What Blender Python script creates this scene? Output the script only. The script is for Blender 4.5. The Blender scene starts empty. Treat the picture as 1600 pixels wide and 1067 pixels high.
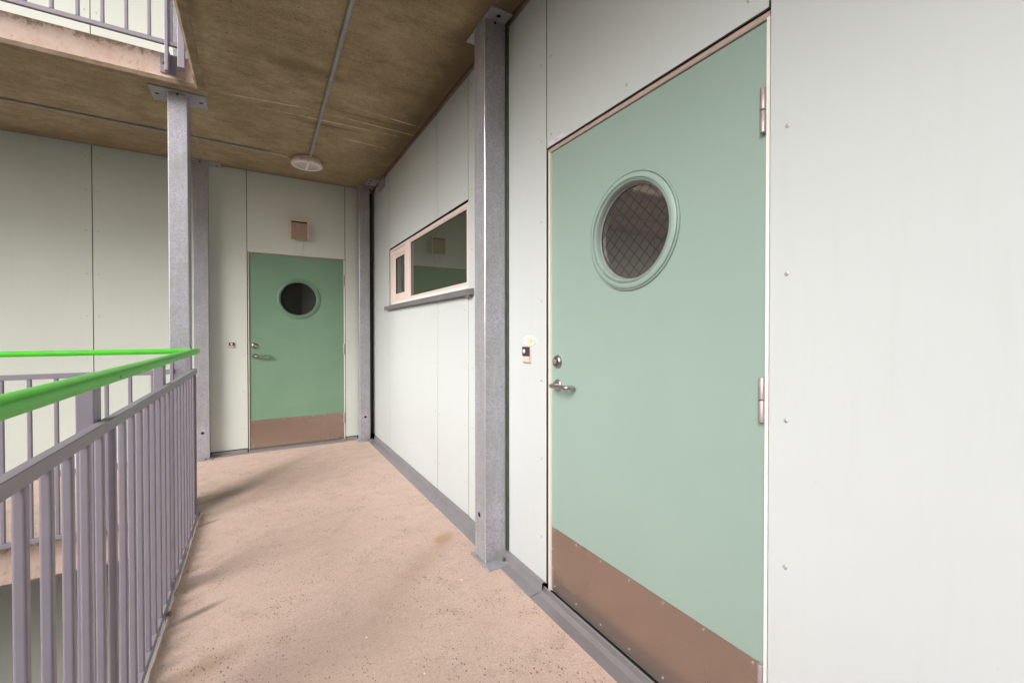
import bpy, bmesh, math, random
from mathutils import Vector, Matrix
random.seed(7)
Z0 = 1.255                      # eye height above the walkway; heights below are given from eye level
SC = bpy.context.scene
COL = SC.collection
PI = math.pi

# ------------------------------------------------------------------ materials
def newmat(name):
    m = bpy.data.materials.new(name); m.use_nodes = True
    nt = m.node_tree; b = nt.nodes['Principled BSDF']
    return m, nt, b
def N(nt, t, **kw):
    n = nt.nodes.new(t)
    for k, v in kw.items():
        if k in n.inputs.keys(): n.inputs[k].default_value = v
        else: setattr(n, k, v)
    return n
def coords(nt, scale=(1,1,1), rot=(0,0,0)):
    tc = N(nt, 'ShaderNodeTexCoord'); mp = N(nt, 'ShaderNodeMapping')
    nt.links.new(tc.outputs['Object'], mp.inputs['Vector'])
    mp.inputs['Scale'].default_value = scale; mp.inputs['Rotation'].default_value = rot
    return mp.outputs['Vector']
def noise(nt, vec, scale, detail=4, rough=.6, lo=.35, hi=.65):
    n = N(nt, 'ShaderNodeTexNoise', Scale=scale, Detail=detail, Roughness=rough)
    nt.links.new(vec, n.inputs['Vector'])
    r = N(nt, 'ShaderNodeMapRange'); nt.links.new(n.outputs['Fac'], r.inputs['Value'])
    r.inputs['From Min'].default_value = lo; r.inputs['From Max'].default_value = hi
    return r.outputs['Result']
def mix(nt, fac, a, b, blend='MIX'):
    m = N(nt, 'ShaderNodeMix', data_type='RGBA', blend_type=blend)
    if isinstance(fac, (int, float)): m.inputs[0].default_value = fac
    else: nt.links.new(fac, m.inputs[0])
    for i, v in ((6, a), (7, b)):
        if isinstance(v, tuple): m.inputs[i].default_value = (*v[:3], 1)
        else: nt.links.new(v, m.inputs[i])
    return m.outputs[2]
def mth(nt, op, a, b=None, clamp=False):
    m = N(nt, 'ShaderNodeMath', operation=op); m.use_clamp = clamp
    for i, v in ((0, a), (1, b)):
        if v is None: continue
        if isinstance(v, (int, float)): m.inputs[i].default_value = v
        else: nt.links.new(v, m.inputs[i])
    return m.outputs[0]
def bump(nt, b, h, strength=.2, dist=.002):
    n = N(nt, 'ShaderNodeBump', Strength=strength, Distance=dist)
    nt.links.new(h, n.inputs['Height']); nt.links.new(n.outputs['Normal'], b.inputs['Normal'])
def simple(name, c, rough=.5, metal=0., c2=None, scale=8, lo=.35, hi=.65, detail=4, bmp=None, spec=.5, stretch=(1,1,1), fine=0, coat=0):
    m, nt, b = newmat(name)
    b.inputs['Roughness'].default_value = rough; b.inputs['Metallic'].default_value = metal
    b.inputs['Specular IOR Level'].default_value = spec
    b.inputs['Coat Weight'].default_value = coat
    v = coords(nt, stretch)
    col = c
    if c2: col = mix(nt, noise(nt, v, scale, detail, .6, lo, hi), c, c2)
    if fine:
        f = noise(nt, v, 420, 2, .6, .3, .7)
        col = mix(nt, mth(nt, 'MULTIPLY', f, fine), col if not isinstance(col, tuple) else col, tuple(x*.55 for x in c))
    if isinstance(col, tuple): b.inputs['Base Color'].default_value = (*col, 1)
    else: nt.links.new(col, b.inputs['Base Color'])
    if bmp: bump(nt, b, noise(nt, v, bmp[0], 3, .6, 0, 1), bmp[1], bmp[2] if len(bmp) > 2 else .002)
    return m

def panel_mat(name, c, c2):
    m, nt, b = newmat(name)
    v = coords(nt); b.inputs['Roughness'].default_value = .42
    col = mix(nt, noise(nt, v, 2.2, 3, .5, .3, .7), c, c2)
    vs = coords(nt, (9, 9, .7))
    col = mix(nt, mth(nt, 'MULTIPLY', noise(nt, vs, 3, 5, .65, .52, .8), .06), col, (.30, .30, .24))   # faint run marks
    sp = noise(nt, v, 55, 2, .5, .745, .76)
    col = mix(nt, mth(nt, 'MULTIPLY', sp, .10), col, (.25, .24, .2))
    nt.links.new(col, b.inputs['Base Color'])
    bump(nt, b, noise(nt, v, 260, 2, .5, 0, 1), .10, .001)
    return m
PANEL = panel_mat('mint_white_board', (.545, .580, .590), (.530, .565, .575))
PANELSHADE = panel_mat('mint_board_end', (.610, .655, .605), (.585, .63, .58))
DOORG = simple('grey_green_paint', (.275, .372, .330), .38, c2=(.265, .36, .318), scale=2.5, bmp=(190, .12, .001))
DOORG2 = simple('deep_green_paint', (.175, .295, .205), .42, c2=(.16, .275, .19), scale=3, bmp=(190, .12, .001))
BLACK = simple('dark_gap', (.012, .010, .009), .9)
HOLE = simple('hole_black', (.004, .004, .004), .9)
FRAMEP = simple('cream_pink_paint', (.50, .39, .34), .4, c2=(.44, .34, .30), scale=6)
WINP = simple('window_paint', (.74, .62, .59), .35, c2=(.70, .585, .555), scale=9)
WHITEP = simple('white_edge', (.80, .78, .75), .4)
RAILP = simple('lilac_grey_paint', (.250, .224, .268), .42, c2=(.23, .206, .246), scale=14, bmp=(300, .08, .001))
GREENP = simple('bright_green_paint', (.075, .53, .028), .30, c2=(.065, .47, .024), scale=10)
FLASH = simple('grey_coated_sheet', (.28, .268, .285), .38, .25, c2=(.26, .245, .255), scale=11, lo=.4, hi=.7, bmp=(9, .25, .004))
SILL = simple('grey_sill_sheet', (.17, .165, .18), .4, .2, c2=(.20, .19, .20), scale=14)
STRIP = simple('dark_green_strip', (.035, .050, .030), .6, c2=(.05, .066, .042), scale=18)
RUSTW = simple('brown_primer_strip', (.42, .30, .25), .8, c2=(.32, .23, .19), scale=18)
STEEL = simple('brushed_steel', (.46, .42, .41), .28, .95, c2=(.38, .35, .34), scale=30, stretch=(1, 1, 8))
STEELD = simple('dark_steel', (.24, .22, .21), .3, .9)
HINGE = simple('hinge_metal', (.46, .40, .40), .45, .55, c2=(.38, .33, .33), scale=60)
VENTM = simple('vent_shell_plastic', (.74, .60, .48), .6, c2=(.68, .55, .44), scale=30)
VENTF = simple('vent_flap', (.36, .26, .20), .6, c2=(.31, .225, .17), scale=20)
LAMPM = simple('lamp_body_plastic', (.86, .76, .70), .5, c2=(.80, .70, .64), scale=20)
CONDUIT = simple('conduit_plastic', (.36, .375, .375), .4, c2=(.29, .30, .30), scale=12)
LABEL = simple('pale_label', (.66, .62, .70), .4)
INK = simple('label_ink', (.25, .22, .30), .6)
YELLOW = simple('yellow_figures', (.80, .55, .10), .5)
BELLD = simple('bell_dark_plastic', (.035, .03, .03), .35)
BELLP = simple('bell_pale_plastic', (.62, .50, .45), .4)
BUTTON = simple('bell_button', (.80, .76, .70), .3)
MOSS = simple('moss_green', (.10, .13, .02), .9, c2=(.16, .15, .03), scale=300)
SCREW = simple('screw_head', (.46, .46, .43), .4, .4)
PLATEE = simple('plate_enamel', (.74, .76, .74), .3)

def kick_mat():
    m, nt, b = newmat('brown_kick_steel')
    v = coords(nt, (3, 3, 2)); v2 = coords(nt)
    col = mix(nt, noise(nt, v2, 3, 5, .6, .25, .75), (.455, .365, .315), (.40, .32, .28))
    nt.links.new(col, b.inputs['Base Color'])
    b.inputs['Metallic'].default_value = .88
    r = N(nt, 'ShaderNodeMapRange'); nt.links.new(noise(nt, v2, 2.2, 2, .5, .2, .8), r.inputs['Value'])
    r.inputs['To Min'].default_value = .24; r.inputs['To Max'].default_value = .30
    nt.links.new(r.outputs[0], b.inputs['Roughness'])
    return m
KICK = kick_mat()
SCREWB = simple('bright_screw', (.78, .72, .68), .25, .9)

def galv_mat():
    m, nt, b = newmat('galvanised_steel')
    v = coords(nt)
    vo = N(nt, 'ShaderNodeTexVoronoi', Scale=150.); nt.links.new(v, vo.inputs['Vector'])
    sp = N(nt, 'ShaderNodeSeparateColor'); nt.links.new(vo.outputs['Color'], sp.inputs[0])
    col = mix(nt, sp.outputs[0], (.32, .31, .37), (.50, .485, .56))
    col = mix(nt, noise(nt, v, 5, 5, .7, .35, .7), col, (.31, .32, .32))
    col = mix(nt, mth(nt, 'MULTIPLY', noise(nt, coords(nt, (8, 8, .8)), 5, 5, .7, .5, .75), .55), col, (.50, .49, .50))
    # scattered dark handling marks
    sm = noise(nt, coords(nt, (1, 1, 1)), 38, 3, .7, .68, .72)
    col = mix(nt, mth(nt, 'MULTIPLY', sm, .7), col, (.10, .10, .10))
    nt.links.new(col, b.inputs['Base Color'])
    b.inputs['Metallic'].default_value = .35; b.inputs['Roughness'].default_value = .5
    bump(nt, b, noise(nt, v, 120, 3, .6, 0, 1), .12, .001)
    return m
GALV = galv_mat()
GALVE = simple('zinc_edge_highlight', (.80, .79, .82), .30, .75, c2=(.62, .61, .64), scale=40)  # paler zinc on the rounded corners, painting in their highlight

def concrete_base(nt, v, base, dark, light):
    col = mix(nt, noise(nt, v, 2.3, 8, .72, .36, .64), base, dark)
    col = mix(nt, mth(nt, 'MULTIPLY', noise(nt, v, 9, 8, .75, .45, .7), .6), col, light)
    return col
def blob(nt, x, y, rx, ry, rot, amp=.35, sc=7):
    """soft-edged patch of its own shape: distance in a rotated ellipse, broken up with noise"""
    tc = N(nt, 'ShaderNodeTexCoord')
    sub = N(nt, 'ShaderNodeVectorMath', operation='SUBTRACT'); sub.inputs[1].default_value = (x, y, 0)
    nt.links.new(tc.outputs['Object'], sub.inputs[0])
    mp = N(nt, 'ShaderNodeMapping', vector_type='TEXTURE'); mp.inputs['Rotation'].default_value = (0, 0, rot)
    mp.inputs['Scale'].default_value = (rx, ry, 1000.)
    nt.links.new(sub.outputs[0], mp.inputs['Vector'])
    ln = N(nt, 'ShaderNodeVectorMath', operation='LENGTH'); nt.links.new(mp.outputs[0], ln.inputs[0])
    n = N(nt, 'ShaderNodeTexNoise', Scale=sc, Detail=6., Roughness=.7); nt.links.new(tc.outputs['Object'], n.inputs['Vector'])
    d = mth(nt, 'ADD', ln.outputs['Value'], mth(nt, 'MULTIPLY', mth(nt, 'SUBTRACT', n.outputs['Fac'], .5), amp*4))
    r = N(nt, 'ShaderNodeMapRange', interpolation_type='SMOOTHSTEP'); nt.links.new(d, r.inputs['Value'])
    r.inputs['From Min'].default_value = 1.; r.inputs['From Max'].default_value = .1
    return r.outputs['Result']

def floor_mat():
    m, nt, b = newmat('pink_grey_concrete')
    v = coords(nt)
    col = concrete_base(nt, v, (.70, .52, .445), (.62, .455, .385), (.73, .57, .50))
    fine = noise(nt, v, 125, 5, .8, .38, .66)
    col = mix(nt, mth(nt, 'MULTIPLY', noise(nt, v, 48, 5, .8, .50, .72), .42), col, (.34, .24, .19))
    col = mix(nt, mth(nt, 'MULTIPLY', noise(nt, v, 330, 2, .6, .55, .75), .5), col, (.86, .72, .64))
    col = mix(nt, mth(nt, 'MULTIPLY', fine, .50), col, (.27, .19, .15))
    col = mix(nt, mth(nt, 'MULTIPLY', noise(nt, v, 7, 8, .8, .5, .68), .45), col, (.36, .26, .20))
    for x, y, rx, ry, rot, c, a, am in (
        (-.36, 3.76, .80, .15, .90, (.15, .12, .095), .95, .22),       # cast shadow of the column at the railing corner, painted on
        (.10, 4.40, .85, .20, .90, (.27, .205, .16), .50, .40),  # fainter far end of the same painted shadow
        (.98, 2.45, .14, .08, .9, (.38, .21, .09), .55, .4),          # rust
        (.72, 2.20, .45, .12, .75, (.38, .25, .165), .40, .4),
        (.30, 2.65, .50, .26, .7, (.42, .30, .21), .22, .6),
        (-.24, 2.36, .16, .035, .5, (.12, .09, .07), .75, .2),  # short shadow of a railing post, painted into the floor
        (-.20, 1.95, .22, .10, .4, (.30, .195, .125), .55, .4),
        (.25, 1.75, .60, .28, .5, (.36, .26, .20), .35, .5),
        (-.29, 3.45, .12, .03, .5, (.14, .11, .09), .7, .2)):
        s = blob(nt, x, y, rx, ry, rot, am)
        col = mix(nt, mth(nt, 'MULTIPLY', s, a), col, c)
    s = blob(nt, .75, 4.25, .30, .05, .45); col = mix(nt, mth(nt, 'MULTIPLY', s, .5), col, (.62, .52, .47))
    # pits: small dark elongated pores, thicker in patches
    vp = coords(nt, (1, .5, 1), (0, 0, -.65))
    vo = N(nt, 'ShaderNodeTexVoronoi', Scale=120.); nt.links.new(vp, vo.inputs['Vector'])
    vo.inputs['Randomness'].default_value = 1
    rr = N(nt, 'ShaderNodeSeparateColor'); nt.links.new(vo.outputs['Color'], rr.inputs[0])
    thr = mth(nt, 'MULTIPLY', noise(nt, v, 3.5, 5, .7, .30, .68), .50)
    pit = mth(nt, 'LESS_THAN', vo.outputs['Distance'], mth(nt, 'MULTIPLY', thr, rr.outputs[1]))
    pit = mth(nt, 'MULTIPLY', pit, mth(nt, 'GREATER_THAN', rr.outputs[0], .35))
    col = mix(nt, mth(nt, 'MULTIPLY', pit, .80), col, (.12, .085, .065))
    vo2 = N(nt, 'ShaderNodeTexVoronoi', Scale=26.); nt.links.new(coords(nt, (1, .6, 1), (0, 0, .9)), vo2.inputs['Vector'])
    r2 = N(nt, 'ShaderNodeSeparateColor'); nt.links.new(vo2.outputs['Color'], r2.inputs[0])
    chip = mth(nt, 'LESS_THAN', vo2.outputs['Distance'], mth(nt, 'MULTIPLY', r2.outputs[2], .12))
    chip = mth(nt, 'MULTIPLY', chip, mth(nt, 'GREATER_THAN', r2.outputs[0], .98))
    col = mix(nt, chip, col, (.80, .72, .66))
    nt.links.new(col, b.inputs['Base Color'])
    b.inputs['Roughness'].default_value = .78
    # brushed texture in the far left part
    w = N(nt, 'ShaderNodeTexWave', Scale=28., Distortion=1.2, Detail=2.); nt.links.new(v, w.inputs['Vector'])
    w.inputs['Detail Scale'].default_value = .6
    bm = mth(nt, 'MULTIPLY', w.outputs['Fac'], blob(nt, -.1, 4.3, .8, 1.1, 0, .2, 3))
    h = mth(nt, 'ADD', mth(nt, 'MULTIPLY', bm, .8), mth(nt, 'ADD', mth(nt, 'MULTIPLY', fine, .7), mth(nt, 'MULTIPLY', pit, -1.5)))
    bump(nt, b, h, .32, .003)
    return m
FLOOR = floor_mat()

def soffit_mat():
    m, nt, b = newmat('stained_soffit_concrete')
    v = coords(nt); vs = coords(nt, (1, 2.2, 1), (0, 0, -.06))
    col = mix(nt, noise(nt, v, 1.9, 9, .80, .38, .62), (.265, .195, .098), (.44, .35, .215))
    col = mix(nt, mth(nt, 'MULTIPLY', noise(nt, vs, 3.2, 10, .80, .48, .60), .70), col, (.20, .148, .080))
    col = mix(nt, mth(nt, 'MULTIPLY', noise(nt, vs, 26, 6, .8, .50, .64), .38), col, (.19, .14, .08))
    col = mix(nt, mth(nt, 'MULTIPLY', noise(nt, v, 95, 4, .7, .47, .66), .45), col, (.50, .40, .28))
    vo = N(nt, 'ShaderNodeTexVoronoi', Scale=30.); nt.links.new(v, vo.inputs['Vector'])
    rr = N(nt, 'ShaderNodeSeparateColor'); nt.links.new(vo.outputs['Color'], rr.inputs[0])
    pit = mth(nt, 'LESS_THAN', vo.outputs['Distance'], mth(nt, 'MULTIPLY', mth(nt, 'GREATER_THAN', rr.outputs[0], .75), .13))
    col = mix(nt, mth(nt, 'MULTIPLY', pit, .8), col, (.05, .035, .02))
    # stained band beside the wall, darker bands at the end wall and slab edge
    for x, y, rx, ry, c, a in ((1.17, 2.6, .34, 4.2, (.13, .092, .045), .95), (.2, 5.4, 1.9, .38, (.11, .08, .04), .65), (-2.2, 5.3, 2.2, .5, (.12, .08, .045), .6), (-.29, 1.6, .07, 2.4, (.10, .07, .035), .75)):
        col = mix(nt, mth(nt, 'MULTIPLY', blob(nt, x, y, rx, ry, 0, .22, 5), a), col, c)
    # pale mineral lines along hairline cracks
    for x, y, ln, w_, rot in ((.50, 3.80, .40, .030, -.05), (.75, 3.50, .5, .022, .0), (.25, 3.05, .45, .12, .1)):
        col = mix(nt, mth(nt, 'MULTIPLY', blob(nt, x, y, ln, w_, rot, .25, 9), .6), col, (.12, .085, .04))
    for x, y, ln, rot in ((.55, 3.72, .70, -.05), (.85, 3.60, .45, .02), (.95, 3.42, .35, .10), (.80, 3.98, .32, .05), (.1, 3.62, .4, -.14)):
        s = blob(nt, x, y, ln, .012, rot, .55, 16)
        col = mix(nt, mth(nt, 'MULTIPLY', s, 1.), col, (.66, .56, .42))
    nt.links.new(col, b.inputs['Base Color']); b.inputs['Roughness'].default_value = .8
    bump(nt, b, noise(nt, v, 60, 6, .7, 0, 1), .35, .004)
    return m
SOFFIT = soffit_mat()

def fascia_mat():
    m, nt, b = newmat('pink_fascia_concrete')
    v = coords(nt, (1, 1, 1)); vs = coords(nt, (6, 6, 1))
    col = mix(nt, noise(nt, v, 5, 8, .7, .36, .64), (.46, .335, .27), (.57, .45, .40))
    col = mix(nt, mth(nt, 'MULTIPLY', noise(nt, vs, 3, 6, .7, .5, .7), .45), col, (.42, .28, .20))
    col = mix(nt, mth(nt, 'MULTIPLY', noise(nt, v, 16, 8, .8, .56, .66), .6), col, (.22, .14, .09))
    vo = N(nt, 'ShaderNodeTexVoronoi', Scale=48.); nt.links.new(v, vo.inputs['Vector'])
    r = N(nt, 'ShaderNodeSeparateColor'); nt.links.new(vo.outputs['Color'], r.inputs[0])
    pit = mth(nt, 'LESS_THAN', vo.outputs['Distance'], mth(nt, 'MULTIPLY', r.outputs[0], .13))
    col = mix(nt, pit, col, (.10, .06, .045))
    tc = N(nt, 'ShaderNodeTexCoord'); sx = N(nt, 'ShaderNodeSeparateXYZ'); nt.links.new(tc.outputs['Object'], sx.inputs[0])
    dd = mth(nt, 'PINGPONG', sx.outputs[2], 3.143/2)
    nz = N(nt, 'ShaderNodeTexNoise', Scale=22., Detail=8., Roughness=.75); nt.links.new(v, nz.inputs['Vector'])
    band = N(nt, 'ShaderNodeMapRange', interpolation_type='SMOOTHSTEP'); nt.links.new(mth(nt, 'ADD', dd, mth(nt, 'MULTIPLY', mth(nt, 'SUBTRACT', nz.outputs['Fac'], .5), .22)), band.inputs['Value'])
    band.inputs['From Min'].default_value = .045; band.inputs['From Max'].default_value = .0
    col = mix(nt, mth(nt, 'MULTIPLY', band.outputs[0], .85), col, (.17, .115, .065))
    nt.links.new(col, b.inputs['Base Color']); b.inputs['Roughness'].default_value = .85
    bump(nt, b, noise(nt, v, 70, 6, .7, 0, 1), .3, .003)
    return m
FASCIA = fascia_mat()
FDARK = simple('grimy_concrete_edge', (.22, .16, .10), .9, c2=(.34, .26, .18), scale=12, bmp=(60, .4, .004))
GROUND = simple('courtyard_paving', (.22, .21, .19), .9, c2=(.28, .26, .24), scale=1.5, bmp=(20, .3, .01))
OPP = simple('blocker_grey', (.30, .30, .29), .8, c2=(.26, .26, .25), scale=1)  # grey of the unseen blocks added to hold back sky light
CHAMFER = simple('slab_lip', (.60, .50, .44), .85, c2=(.48, .38, .32), scale=20, bmp=(80, .3, .002))

def glass_mat(name, ior, tint=(.012, .014, .010)):
    m, nt, b = newmat(name)
    b.inputs['Base Color'].default_value = (*tint, 1); b.inputs['Roughness'].default_value = .015
    b.inputs['IOR'].default_value = ior
    return m
GLASS = glass_mat('dark_window_glass', 2.5, (.030, .038, .024))
GLASSD = glass_mat('dark_wired_glass', 2.4, (.05, .045, .045))
GLASSF = glass_mat('dark_porthole_glass', 1.75, (.012, .013, .010))
LENS = simple('frosted_lens', (.66, .64, .62), .22, c2=(.58, .56, .54), scale=60)

# ------------------------------------------------------------------ mesh helpers
class MB:
    def __init__(s): s.bm = bmesh.new(); s.mats = []
    def _mi(s, m):
        if m not in s.mats: s.mats.append(m)
        return s.mats.index(m)
    def _merge(s, t, m, smooth=False):
        i = s._mi(m); vm = {}
        for v in t.verts: vm[v] = s.bm.verts.new(v.co)
        for f in t.faces:
            try: nf = s.bm.faces.new([vm[v] for v in f.verts])
            except ValueError: continue
            nf.material_index = i; nf.smooth = smooth
        t.free(); return s
    def box(s, x0, x1, y0, y1, z0, z1, m, bev=0, seg=1):
        t = bmesh.new(); bmesh.ops.create_cube(t, size=1)
        for v in t.verts:
            v.co = Vector(((x0+x1)/2 + v.co.x*(x1-x0), (y0+y1)/2 + v.co.y*(y1-y0), (z0+z1)/2 + v.co.z*(z1-z0)))
        if bev: bmesh.ops.bevel(t, geom=list(t.edges), offset=bev, segments=seg, affect='EDGES', profile=.5)
        return s._merge(t, m)
    def prism(s, pts, axis, a, b, m, smooth=False):
        """closed profile pts (2-D) extruded along axis from a to b"""
        t = bmesh.new()
        def P(p, w):
            return {'x': (w, p[0], p[1]), 'y': (p[0], w, p[1]), 'z': (p[0], p[1], w)}[axis]
        r = [[t.verts.new(P(p, w)) for p in pts] for w in (a, b)]
        n = len(pts)
        for i in range(n):
            t.faces.new((r[0][i], r[0][(i+1) % n], r[1][(i+1) % n], r[1][i]))
        t.faces.new(r[0][::-1]); t.faces.new(r[1])
        bmesh.ops.recalc_face_normals(t, faces=t.faces)
        return s._merge(t, m, smooth)
    def lathe(s, c, axis, prof, m, n=48, smooth=True):
        """prof: list of (radius, distance along axis)"""
        t = bmesh.new(); A = Vector(axis).normalized()
        U = Vector((0,0,1)) if abs(A.z) < .9 else Vector((1,0,0)); V = A.cross(U).normalized(); U = V.cross(A)
        rings = []
        for r, h in prof:
            if r < 1e-6: rings.append([t.verts.new(Vector(c)+A*h)])
            else: rings.append([t.verts.new(Vector(c)+A*h+(U*math.cos(2*PI*k/n)+V*math.sin(2*PI*k/n))*r) for k in range(n)])
        for p, q in zip(rings, rings[1:]):
            for k in range(n):
                a, b2 = p[k % len(p)], p[(k+1) % len(p)]; c2, d = q[(k+1) % len(q)], q[k % len(q)]
                vs = []
                for w in (a, b2, c2, d):
                    if w not in vs: vs.append(w)
                if len(vs) > 2: t.faces.new(vs)
        bmesh.ops.recalc_face_normals(t, faces=t.faces)
        return s._merge(t, m, smooth)
    def tube(s, path, r, m, n=12):
        t = bmesh.new(); P = [Vector(p) for p in path]; rings = []
        up = None
        for i, p in enumerate(P):
            d = (P[min(i+1, len(P)-1)] - P[max(i-1, 0)]).normalized()
            if up is None: up = Vector((0,0,1)) if abs(d.z) < .9 else Vector((1,0,0))
            v = d.cross(up).normalized(); u = v.cross(d); up = u
            rings.append([t.verts.new(p + (u*math.cos(2*PI*k/n)+v*math.sin(2*PI*k/n))*r) for k in range(n)])
        for a, b in zip(rings, rings[1:]):
            for k in range(n): t.faces.new((a[k], a[(k+1) % n], b[(k+1) % n], b[k]))
        t.faces.new(rings[0][::-1]); t.faces.new(rings[-1])
        return s._merge(t, m, True)
    def build(s, name, parent=None, sharp=True):
        me = bpy.data.meshes.new(name)
        off = Vector((0, 0, Z0)) - (parent_loc(parent) if parent else Vector())
        bmesh.ops.translate(s.bm, verts=s.bm.verts, vec=off)
        bmesh.ops.recalc_face_normals(s.bm, faces=s.bm.faces)
        s.bm.to_mesh(me); s.bm.free()
        for m in s.mats: me.materials.append(m)
        if any(p.use_smooth for p in me.polygons): me.set_sharp_from_angle(angle=math.radians(38))
        o = bpy.data.objects.new(name, me); COL.objects.link(o)
        if parent: o.parent = parent
        return o
def parent_loc(p):
    v = Vector()
    while p: v += p.location; p = p.parent
    return v
def tag(o, label=None, cat=None, group=None, kind=None):
    if label: o['label'] = label
    if cat: o['category'] = cat
    if group: o['group'] = group
    if kind: o['kind'] = kind
    return o
def thing(name, label, cat, x, y, z, group=None):
    o = bpy.data.objects.new(name, None); COL.objects.link(o); o.empty_display_size = .1
    o.location = (x, y, z + Z0)
    return tag(o, label, cat, group)
def instance(src, parent, dx, dy, dz=0):
    c = src.copy(); COL.objects.link(c); c.parent = parent
    c.location = src.location + Vector((dx, dy, dz)); return c

FL = -1.255      # walkway surface
SF = 1.700       # soffit
UP = 1.888       # top of the slab above
XW = 1.195       # face of the boards on the right wall
YE = 5.300       # face of the boards on the end wall

# ------------------------------------------------------------------ setting: slabs and ground
def lip_slab(name, zt, zb, matt, matb, label):
    b = MB()
    # corridor part and branch part butt at Y = 3.69
    def slab(x0, x1, y0, y1):
        b.box(x0, x1, y0, y1, zb, zt, matt)
    slab(-.345, 1.176, -4.2, 3.69)
    slab(-6.0, 1.176, 3.69, 5.27)
    o = b.build(name)
    me = o.data
    me.materials.clear()
    for m in (matt, matb, FASCIA): me.materials.append(m)
    for p in me.polygons:
        p.material_index = 0 if p.normal.z > .5 else 1 if p.normal.z < -.5 else 2
    tag(o, kind='structure'); return o
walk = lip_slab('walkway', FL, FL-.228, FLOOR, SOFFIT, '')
ceil = lip_slab('ceiling', UP, SF, FLOOR, SOFFIT, '')
lo = lip_slab('lower_walkway', FL-3.143, FL-3.143-.228, FLOOR, SOFFIT, '')
rf = lip_slab('roof_slab', UP+3.143, SF+3.143, FLOOR, SOFFIT, '')
g = MB().box(-60, 60, -60, 60, -7.8, -7.7, GROUND).build('ground'); tag(g, kind='structure')

# slab edge dressings: grimy drip band under the fascia edge, worn lip on the walkway edge
def ragged(x0, x1, yf, z0, z1, m, axis, step=.035, amp=.003):
    """thin strip with an uneven lower/upper edge, laid on a slab edge"""
    t = bmesh.new(); n = max(2, int((x1-x0)/step)); a = []
    rnd = random.Random(int(yf*100)+int(z0*100))
    for i in range(n+1):
        w = x0 + (x1-x0)*i/n; e = rnd.uniform(-amp, amp); q = rnd.uniform(-amp, amp)
        a.append((w, z0+e, z1+q))
    return a
fs = MB()
for sx0, sx1, ax in ((-6, -.40, 'x'),):
    # chamfered underside edge of the branch slab above
    fs.prism([(3.672, SF+.022), (3.692, SF+.030), (3.735, SF-.002), (3.70, SF-.006), (3.682, SF-.002)], 'x', -6, -.345, FDARK)
fs.prism([(-.362, SF+.016), (-.340, SF+.03), (-.300, SF-.001), (-.306, SF-.007), (-.345, SF-.006)], 'y', -4.2, 3.69, FDARK)
fs = fs.build('drip_edge'); tag(fs, 'dark grimy drip edge under the rim of the slab overhead', 'slab edge')
fs['kind'] = 'structure'
lp = MB()
t = bmesh.new(); rows = []
rnd = random.Random(3); n = 150
for i in range(n+1):
    y = -4.2 + 7.87*i/n; e = rnd.uniform(-.0028, .0028)
    rows.append([t.verts.new((-.3515+e*.5, y, FL-.02)), t.verts.new((-.3512+e, y, FL-.004)), t.verts.new((-.346+e, y, FL+.0035)), t.verts.new((-.339+e*1.4, y, FL+.0015))])
for a, b_ in zip(rows, rows[1:]):
    for k in range(3): t.faces.new((a[k], b_[k], b_[k+1], a[k+1]))
lp._merge(t, CHAMFER); o = lp.build('walkway_lip'); tag(o, kind='structure')
# joint cover strip on the soffit between the two left columns
o = MB().box(-.462, -.436, 4.03, 5.16, SF-.006, SF+.001, RUSTW).build('soffit_joint'); tag(o, kind='structure')

# ------------------------------------------------------------------ cladding walls
ZS = [1.60, 1.30, .93, .542, .157, -.229, -.616, -1.00]
def screw(b, face, a, z):
    if face == 'X': b.lathe((XW, a, z), (-1, 0, 0), [(.0060, -.001), (.0058, .0012), (.0042, .0024), (.0028, .0026), (.0020, .0012), (0, .0010)], SCREW, 10)
    else: b.lathe((a, YE, z), (0, -1, 0), [(.0060, -.001), (.0058, .0012), (.0042, .0024), (.0028, .0026), (.0020, .0012), (0, .0010)], SCREW, 8)
G = .0026
EDGE = simple('board_cut_edge', (.10, .095, .085), .9)
def dark_edges(o, ax):
    o.data.materials.append(EDGE); k = len(o.data.materials)-1
    for pf in o.data.polygons:
        if pf.material_index == 0 and abs(pf.normal[ax]) < .5: pf.material_index = k
    return o
def panelX(par, y0, y1, z0, z1, cols=None, zs=ZS, mat=PANEL):
    b = MB(); b.box(XW, XW+.009, y0+G, y1-G, z0, z1, mat, .0012)
    for c in (cols if cols is not None else (y0+.040, y1-.045)):
        for z in zs:
            if z0+.03 < z < z1-.02: screw(b, 'X', c, z+random.uniform(-.003, .003))
    return dark_edges(b.build('panel', par), 0)
def panelY(par, x0, x1, z0, z1, cols=None, zs=ZS, mat=PANELSHADE):
    b = MB(); b.box(x0+G, x1-G, YE, YE+.009, z0, z1, mat, .0012)
    for c in (cols if cols is not None else (x0+.045, x1-.040)):
        for z in zs:
            if z0+.03 < z < z1-.02: screw(b, 'Y', c, z+random.uniform(-.003, .003))
    return dark_edges(b.build('panel', par), 1)

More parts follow.
